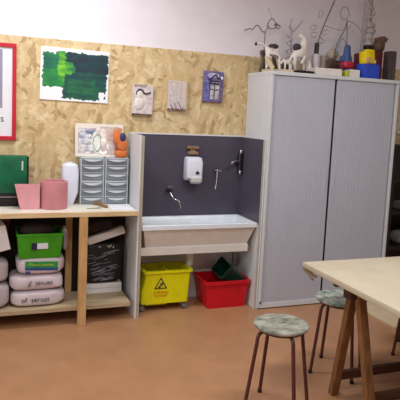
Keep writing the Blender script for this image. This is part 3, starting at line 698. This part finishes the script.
# twig
t = thing('branch_sculpture', (2.47, -.08, Z), 'grey forked twig sculpture wrapped with wire behind the rearing horse', 'branch sculpture')
Y = -.1
W('trunk', [(2.46, Y, Z), (2.455, Y, 2.1), (2.44, Y, 2.25), (2.435, Y, 2.36), (2.41, Y, 2.40)], .009, M['wirepale'], t)
W('fork', [(2.435, Y, 2.35), (2.465, Y, 2.37), (2.49, Y, 2.40), (2.54, Y, 2.46)], .006, M['wirepale'], t)
W('fork', [(2.44, Y, 2.30), (2.425, Y, 2.40), (2.43, Y, 2.47)], .004, M['wirepale'], t)
W('wrap', [(2.42+.02*math.cos(k*1.1), Y+.02*math.sin(k*1.1), 2.02+k*.012) for k in range(26)], .0028, M['wire'], t)
W('wrap', [(2.478+.022*math.cos(k*1.0), Y+.022*math.sin(k), 2.06+k*.011) for k in range(14)], .0026, M['wirepale'], t)
# pale cups with a tall twig tree
b = MB(); b.lathe([(.034, Z), (.036, Z+.004), (.036, 2.165), (.033, 2.167), (.031, 2.16), (.031, 2.0), (0, 2.0)], (2.613, -.24, 0), 24); single(b, 'pale_beaker', M['cuplight'], (2.613, -.24, Z), 'pale grey beaker holding the tall twig sculpture', 'beaker', smooth=True)
b = MB(); b.lathe([(.026, Z), (.03, Z+.004), (.03, 2.16), (.027, 2.162), (.025, 2.155), (.025, 2.0), (0, 2.0)], (2.692, -.22, 0), 24); single(b, 'taupe_beaker', M['cuptaupe'], (2.692, -.22, Z), 'taupe beaker right of the pale grey beaker', 'beaker', smooth=True)
t = thing('twig_sculpture', (2.61, -.24, 2.0), 'tall leaning twig sculpture with paper leaves rising from a beaker', 'twig sculpture')
W('stem', [(2.61, -.24, 2.002), (2.615, -.24, 2.14), (2.622, -.23, 2.24), (2.66, -.22, 2.36), (2.715, -.22, 2.50), (2.775, -.22, 2.64), (2.82, -.22, 2.76)], [.006]*30+[.004]*7, M['wire'], t)
MB().tube([(2.615, -.235, 2.165), (2.617, -.235, 2.262)], .021, 8).build('dark_wrap', M['ink'], t, True)
W('branch', [(2.68, -.22, 2.42), (2.76, -.22, 2.405), (2.86, -.22, 2.395), (2.93, -.22, 2.42), (2.97, -.22, 2.48)], .0035, M['wirepale'], t)
for (x, z, a) in ((2.585, 2.33, 20), (2.64, 2.51, 80), (2.66, 2.29, -40), (2.575, 2.39, 10), (2.70, 2.36, 30)):
    b = MB(); P = []
    for k in range(13):
        q = 2*math.pi*k/12; P.append((x+.032*math.cos(q)*math.cos(R(a))-.02*math.sin(q)*math.sin(R(a)), -.225, z+.032*math.cos(q)*math.sin(R(a))+.02*math.sin(q)*math.cos(R(a))))
    b.tube(P, .0035, 6); b.build('wire_leaf', M['wirepale'], t, True)
# flat white box
b = MB(); b.box(2.515, 2.765, -.422, -.285, Z, 2.037, .004, (0, 0, R(-2))); single(b, 'flat_box', M['plaster'], (2.64, -.35, Z), 'flat white box at the cabinet front edge', 'box')
# ball on brown box
b = MB(); b.box(2.83, 2.975, -.10, -.02, Z, 2.15, .004); single(b, 'brown_box', M['boxbrown'], (2.90, -.06, Z), 'brown box carrying the beige ball', 'box')
b = MB(); b.blob((2.90, -.06, 2.203), (.056, .04, .053), 1, 3, .04); single(b, 'paper_ball', M['cream'], (2.90, -.06, 2.15), 'rough beige ball on a brown box', 'ball', smooth=True)
# looped wires with pale blue
t = thing('wire_sculpture', (2.98, -.06, Z), 'tall looping wire sculpture behind the blue and red figure', 'wire sculpture')
Y = -.12
W('leg_wire', [(2.885, Y, Z), (2.885, Y, 2.24), (2.92, Y, 2.34), (2.965, Y, 2.42), (2.985, Y, 2.50)], .0042, M['wire'], t)
W('leg_wire', [(3.005, Y, Z), (3.0, Y, 2.24), (2.995, Y, 2.38), (2.985, Y, 2.50)], .0042, M['wire'], t)
W('loop', [(2.985, Y, 2.50)]+[(2.955+.045*math.cos(a), Y, 2.565+.055*math.sin(a)) for a in [R(-50+k*36) for k in range(11)]], .0048, M['wirepale'], t)
W('arm_wire', [(2.985, Y, 2.50), (3.05, Y, 2.49), (3.12, Y, 2.45), (3.16, Y, 2.40)], .004, M['wirepale'], t)
W('blue_wire', [(2.89, Y, 2.19), (2.90, Y, 2.25), (2.93, Y, 2.32), (2.955, Y, 2.345), (2.985, Y, 2.30), (3.0, Y, 2.20)], .006, mat('pale_blue_wire', (150, 180, 206), .5), t)
W('upright_wire', [(3.155, Y, Z), (3.15, Y, 2.3), (3.16, Y, 2.5), (3.165, Y, 2.72)], .0042, M['wirepale'], t)
# blue and red figure
t = thing('painted_figure', (2.89, -.3, Z), 'small painted figure with blue pointed hood and red belly', 'figure')
MB().blob((2.89, -.3, 2.005), (.052, .045, .028), .6, 2, .03).box(2.85, 2.93, -.34, -.26, Z, 2.055, .01).build('blue_base', M['blue'], t, True)
MB().blob((2.89, -.3, 2.09), (.056, .045, .036), .6, 3, .04).build('red_belly', M['redpaint'], t, True)
MB().lathe([(.05, 2.115), (.048, 2.15), (.036, 2.18), (.032, 2.225), (.028, 2.25), (.016, 2.262), (0, 2.266)], (2.884, -.3, 0), 18, sy=.8).blob((2.842, -.3, 2.14), (.022, .03, .03), .8).build('blue_hood', M['slateblue'], t, True)
MB().tube([(2.835, -.31, 2.08), (2.815, -.33, 2.04), (2.82, -.34, 1.998)], .017).build('arm', M['wine'], t, True)
MB().tube([(2.935, -.29, 2.09), (2.95, -.28, 2.06), (2.948, -.28, 2.0)], .015).build('arm', M['wine'], t, True)
t = thing('small_box', (2.87, -.39, Z), 'small white box with a lime green end at the cabinet edge', 'box')
MB().box(2.838, 2.938, -.432, -.365, Z, 2.043, .004).build('box_body', M['white'], t)
MB().box(2.797, 2.837, -.432, -.365, Z, 2.035, .012).build('lime_end', M['lime'], t, True)
t = thing('block_sculpture', (3.06, -.36, Z), 'block sculpture with yellow head and bright blue body', 'sculpture')
MB().box(2.972, 3.155, -.42, -.31, Z, 2.105, .012).build('blue_body', M['blue'], t, True)
MB().box(2.988, 3.098, -.415, -.325, 2.106, 2.215, .014, (0, R(-6), R(8))).box(3.02, 3.10, -.40, -.33, 2.18, 2.232, .012).build('yellow_head', M['yel'], t, True)
MB().box(2.996, 3.045, -.428, -.417, 2.115, 2.16, .004).build('face_patch', M['skinface'], t, True)
MB().box(3.02, 3.085, -.40, -.33, 2.233, 2.268, .008).build('black_cap', M['black'], t, True)
b = MB(); b.box(3.055, 3.14, -.26, -.16, Z, 2.215, .006); single(b, 'wine_box', M['wine'], (3.09, -.21, Z), 'narrow wine red block behind the yellow headed sculpture', 'block')
t = thing('clay_bust', (3.22, -.25, Z), 'brown clay head with swept hair on a wine red block', 'bust')
MB().box(3.16, 3.26, -.308, -.2, Z, 2.232, .008).build('wine_block', M['wine'], t, True)
MB().blob((3.255, -.25, 2.290), (.05, .042, .065), .9, 4, .05).build('head', M['brownhead'], t, True)
MB().blob((3.262, -.25, 2.338), (.055, .045, .03), .8, 9, .1).prism([(3.23, 2.335), (3.28, 2.376), (3.33, 2.352), (3.28, 2.335)], 'y', -.28, -.22).build('hair', M['brownhead'], t, True)
b = MB(); b.box(3.262, 3.335, -.40, -.31, Z, 2.235, .006); single(b, 'dark_block', M['greybrown'], (3.30, -.355, Z), 'dark grey-brown block at the right end of the cabinet', 'block')
b = MB(); b.blob((3.127, -.36, 2.105+.024), (.018, .02, .023), 1); single(b, 'pale_pebble', M['plaster'], (3.127, -.36, 2.105), 'small pale ball on the blue body beside the yellow head', 'ball', smooth=True)
# totem
t = thing('plaster_totem', (3.25, -.1, Z), 'tall stacked totem of pale plaster lumps by the clay head', 'totem')
MB().tube([(3.255, -.1, Z), (3.255, -.1, 2.76)], .006).build('rod', M['wire'], t, True)
for k, (x, z, r, h, s) in enumerate(((3.255, 2.31, .05, .055, 1), (3.252, 2.385, .042, .035, 2), (3.265, 2.44, .042, .03, 3), (3.258, 2.49, .04, .026, 4), (3.24, 2.565, .03, .018, 5), (3.275, 2.60, .022, .018, 6), (3.25, 2.645, .026, .022, 7), (3.24, 2.705, .022, .02, 8))):
    MB().blob((x, -.1, z), (r, r*.8, h), .8, s, .1).build('lump', M['plastergrey'], t, True)

# ------------------------------------------------------------------ table on trestles
t = thing('work_table', (2.55, -2.1, 0), 'cream covered work table top in the right foreground', 'table')
MB().box(1.752, 3.5, -2.62, -1.628, .718, .752, .006).build('tabletop', M['tabletop'], t, True)
b = MB(); bm_ = b.bm
vs = [bm_.verts.new(p) for p in ((1.753, -1.63, .716), (1.75, -1.80, .716), (1.775, -1.76, .69), (1.768, -1.70, .668), (1.79, -1.72, .655), (1.80, -1.66, .668), (1.765, -1.625, .70), (1.84, -1.64, .716))]
for f in ((0, 1, 2, 3), (0, 3, 6), (3, 4, 5, 6), (0, 6, 7), (6, 5, 7)): bm_.faces.new([vs[i] for i in f])
bmesh.ops.solidify(bm_, geom=bm_.faces[:], thickness=.003)
b.build('cover_flap', M['tabletop'], t)
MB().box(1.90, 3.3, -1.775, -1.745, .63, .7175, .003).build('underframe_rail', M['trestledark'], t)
tr = thing('trestle', (2.4, -2.01, 0), 'brown wooden A-frame trestle under the left end of the cream table', 'trestle')
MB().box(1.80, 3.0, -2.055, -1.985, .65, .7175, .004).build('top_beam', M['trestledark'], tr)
MB().beam((1.893, -1.835, 0), (1.862, -1.995, .70), .05, .04, up=(0, 1, 0)).build('leg', M['trestle'], tr)
MB().beam((1.885, -2.205, 0), (1.862, -2.045, .70), .05, .04, up=(0, 1, 0)).build('leg', M['trestle'], tr)
MB().beam((2.9, -1.835, 0), (2.93, -1.995, .70), .05, .04, up=(0, 1, 0)).build('leg', M['trestle'], tr)
MB().beam((2.9, -2.235, 0), (2.93, -2.045, .70), .05, .04, up=(0, 1, 0)).build('leg', M['trestle'], tr)
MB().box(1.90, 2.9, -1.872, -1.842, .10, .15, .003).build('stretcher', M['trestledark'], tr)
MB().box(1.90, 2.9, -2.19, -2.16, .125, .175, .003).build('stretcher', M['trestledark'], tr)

# ------------------------------------------------------------------ stools
def stool(name, loc, rz, h, m, label, foot=.18, rad=.158):
    r = thing(name, loc, label, 'stool', 'round stools with maroon legs')
    z = h
    MB().lathe([(0, z-.022), (rad-.008, z-.022), (rad-.002, z-.018), (rad, z-.011), (rad-.003, z-.004), (rad-.012, z), (0, z)], (loc[0], loc[1], 0), 48).build('seat', m, r, True)
    MB().lathe([(rad-.03, z-.04), (rad-.022, z-.036), (rad-.022, z-.0235), (rad-.03, z-.0225)], (loc[0], loc[1], 0), 32).build('under_ring', M['legred'], r, True)
    for k in range(4):
        a = R(45+90*k)+rz; ux, uy = math.cos(a), math.sin(a)
        pts = [(.05, z-.04), (.09, z-.040), (.115, z-.043), (.130, z-.053), (.138, z-.072), (.141, z-.10)]
        n = 6
        pts += [(.141+(foot-.141)*i/n, (z-.10)*(1-i/n)+.006*i/n) for i in range(1, n+1)]
        lg = MB().tube([(loc[0]+ux*p, loc[1]+uy*p, q) for p, q in pts], .0105, 10).build('leg', M['legred'], r, True)
        MB().lathe([(.0125, 0), (.0135, .003), (.0125, .018), (.0, .019)], (loc[0]+ux*foot, loc[1]+uy*foot, 0), 12).build('foot_cap', M['black'], lg, True)
    return r
stool('round_stool', (1.478, -1.896, 0), R(-45), .50, M['seat'], 'paint-stained round stool standing alone in the right foreground', foot=.20, rad=.151)
stool('round_stool', (2.09, -1.57, 0), R(42), .49, M['seat2'], 'pale marbled round stool behind the trestle leg', foot=.185, rad=.16)
stool('round_stool', (2.815, -1.49, 0), R(42), .49, M['seat'], 'round stool mostly hidden under the table at the right edge', foot=.195)

# board on the floor, bookcase beyond cabinet
b = MB(); b.box(2.965, 3.75, -1.09, -.52, 0, .02, .003); single(b, 'floor_board', M['bboard'], (3.3, -.8, 0), 'flat cream board lying on the floor behind the table', 'board')
t = thing('bookcase', (4.0, -.16, 0), 'dark brown bookcase right of the grey cabinet', 'bookcase')
MB().box(3.46, 3.49, -.32, -.004, 0, 1.40).build('side_panel', M['darkwood'], t)
MB().box(4.6, 4.63, -.32, -.004, 0, 1.40).build('side_panel', M['darkwood'], t)
MB().box(3.49, 4.6, -.02, -.006, 0, 1.40).build('back_panel', M['darkwood'], t)
for z in (.04, .42, .76, 1.06, 1.375): MB().box(3.49, 4.6, -.32, -.02, z, z+.025).build('shelf', M['darkwood'], t)
MB().box(3.49, 4.6, -.322, -.305, 1.085, 1.372).build('upper_door', M['black'], t)
b = MB(); b.blob((3.72, -.19, .51), (.09, .1, .065), .7, 4, .06); single(b, 'grey_bag', M['greybag'], (3.72, -.19, .445), 'grey cloth bag on a lower bookcase shelf', 'bag', smooth=True)
b = MB(); b.box(3.66, 3.78, -.27, -.12, .785, .86, .01); single(b, 'grey_box', M['greybag'], (3.72, -.19, .785), 'grey box on the middle bookcase shelf', 'box')
b = MB(); b.box(3.84, 4.1, -.28, -.1, .445, .62, .01); single(b, 'brown_carton', M['boxbrown'], (3.97, -.19, .445), 'brown carton beside the grey bag in the bookcase', 'carton')

# ------------------------------------------------------------------ light
def area(name, loc, size, power, col=(1, 1, 1), rot=(0, 0, 0), sy=None):
    l = bpy.data.lights.new(name, 'AREA'); l.energy = power; l.color = col; l.size = size
    if sy: l.shape = 'RECTANGLE'; l.size_y = sy
    o = bpy.data.objects.new(name, l); C.objects.link(o); o.location = loc; o.rotation_euler = rot; return o
area('ceiling_light_left', (.35, -.95, 2.95), 1.3, 34, (.95, .97, 1), sy=.3)
area('ceiling_light_mid', (2.2, -2.3, 2.97), 1.3, 36, (.95, .97, 1), sy=.3)
area('ceiling_light_near', (.2, -3.7, 2.97), 1.3, 44, (.95, .97, 1), sy=.3)
area('window_left', (-2.1, -2.2, 1.6), 1.8, 26, (.88, .94, 1), (0, R(-90), 0), sy=1.4)
w = bpy.data.worlds.new('room_world'); scn.world = w; w.use_nodes = True
w.node_tree.nodes['Background'].inputs[0].default_value = (.9, .93, 1, 1); w.node_tree.nodes['Background'].inputs[1].default_value = .38

# ------------------------------------------------------------------ camera
f_px, py, yaw, pit, rol, D, H = 552.18, 174.83, .3621, .1094, .0461, 4.4436, 1.6074
cd = bpy.data.cameras.new('camera'); cam = bpy.data.objects.new('camera', cd); C.objects.link(cam)
cd.sensor_fit = 'HORIZONTAL'; cd.sensor_width = 36; cd.lens = f_px/400*36
cd.shift_y = -(200-py)/400; cd.clip_start = .05
c, s = math.cos(yaw), math.sin(yaw)
fw = Vector((s*math.cos(pit), c*math.cos(pit), -math.sin(pit))); r = Vector((c, -s, 0)); u = r.cross(fw)
r2 = r*math.cos(rol)+u*math.sin(rol); u2 = -r*math.sin(rol)+u*math.cos(rol)
mx = Matrix((r2, u2, -fw)).transposed().to_4x4(); mx.translation = (0, -D, H)
cam.matrix_world = mx
scn.camera = cam
scn.view_settings.view_transform = 'Standard'; scn.view_settings.look = 'None'; scn.view_settings.exposure = 0
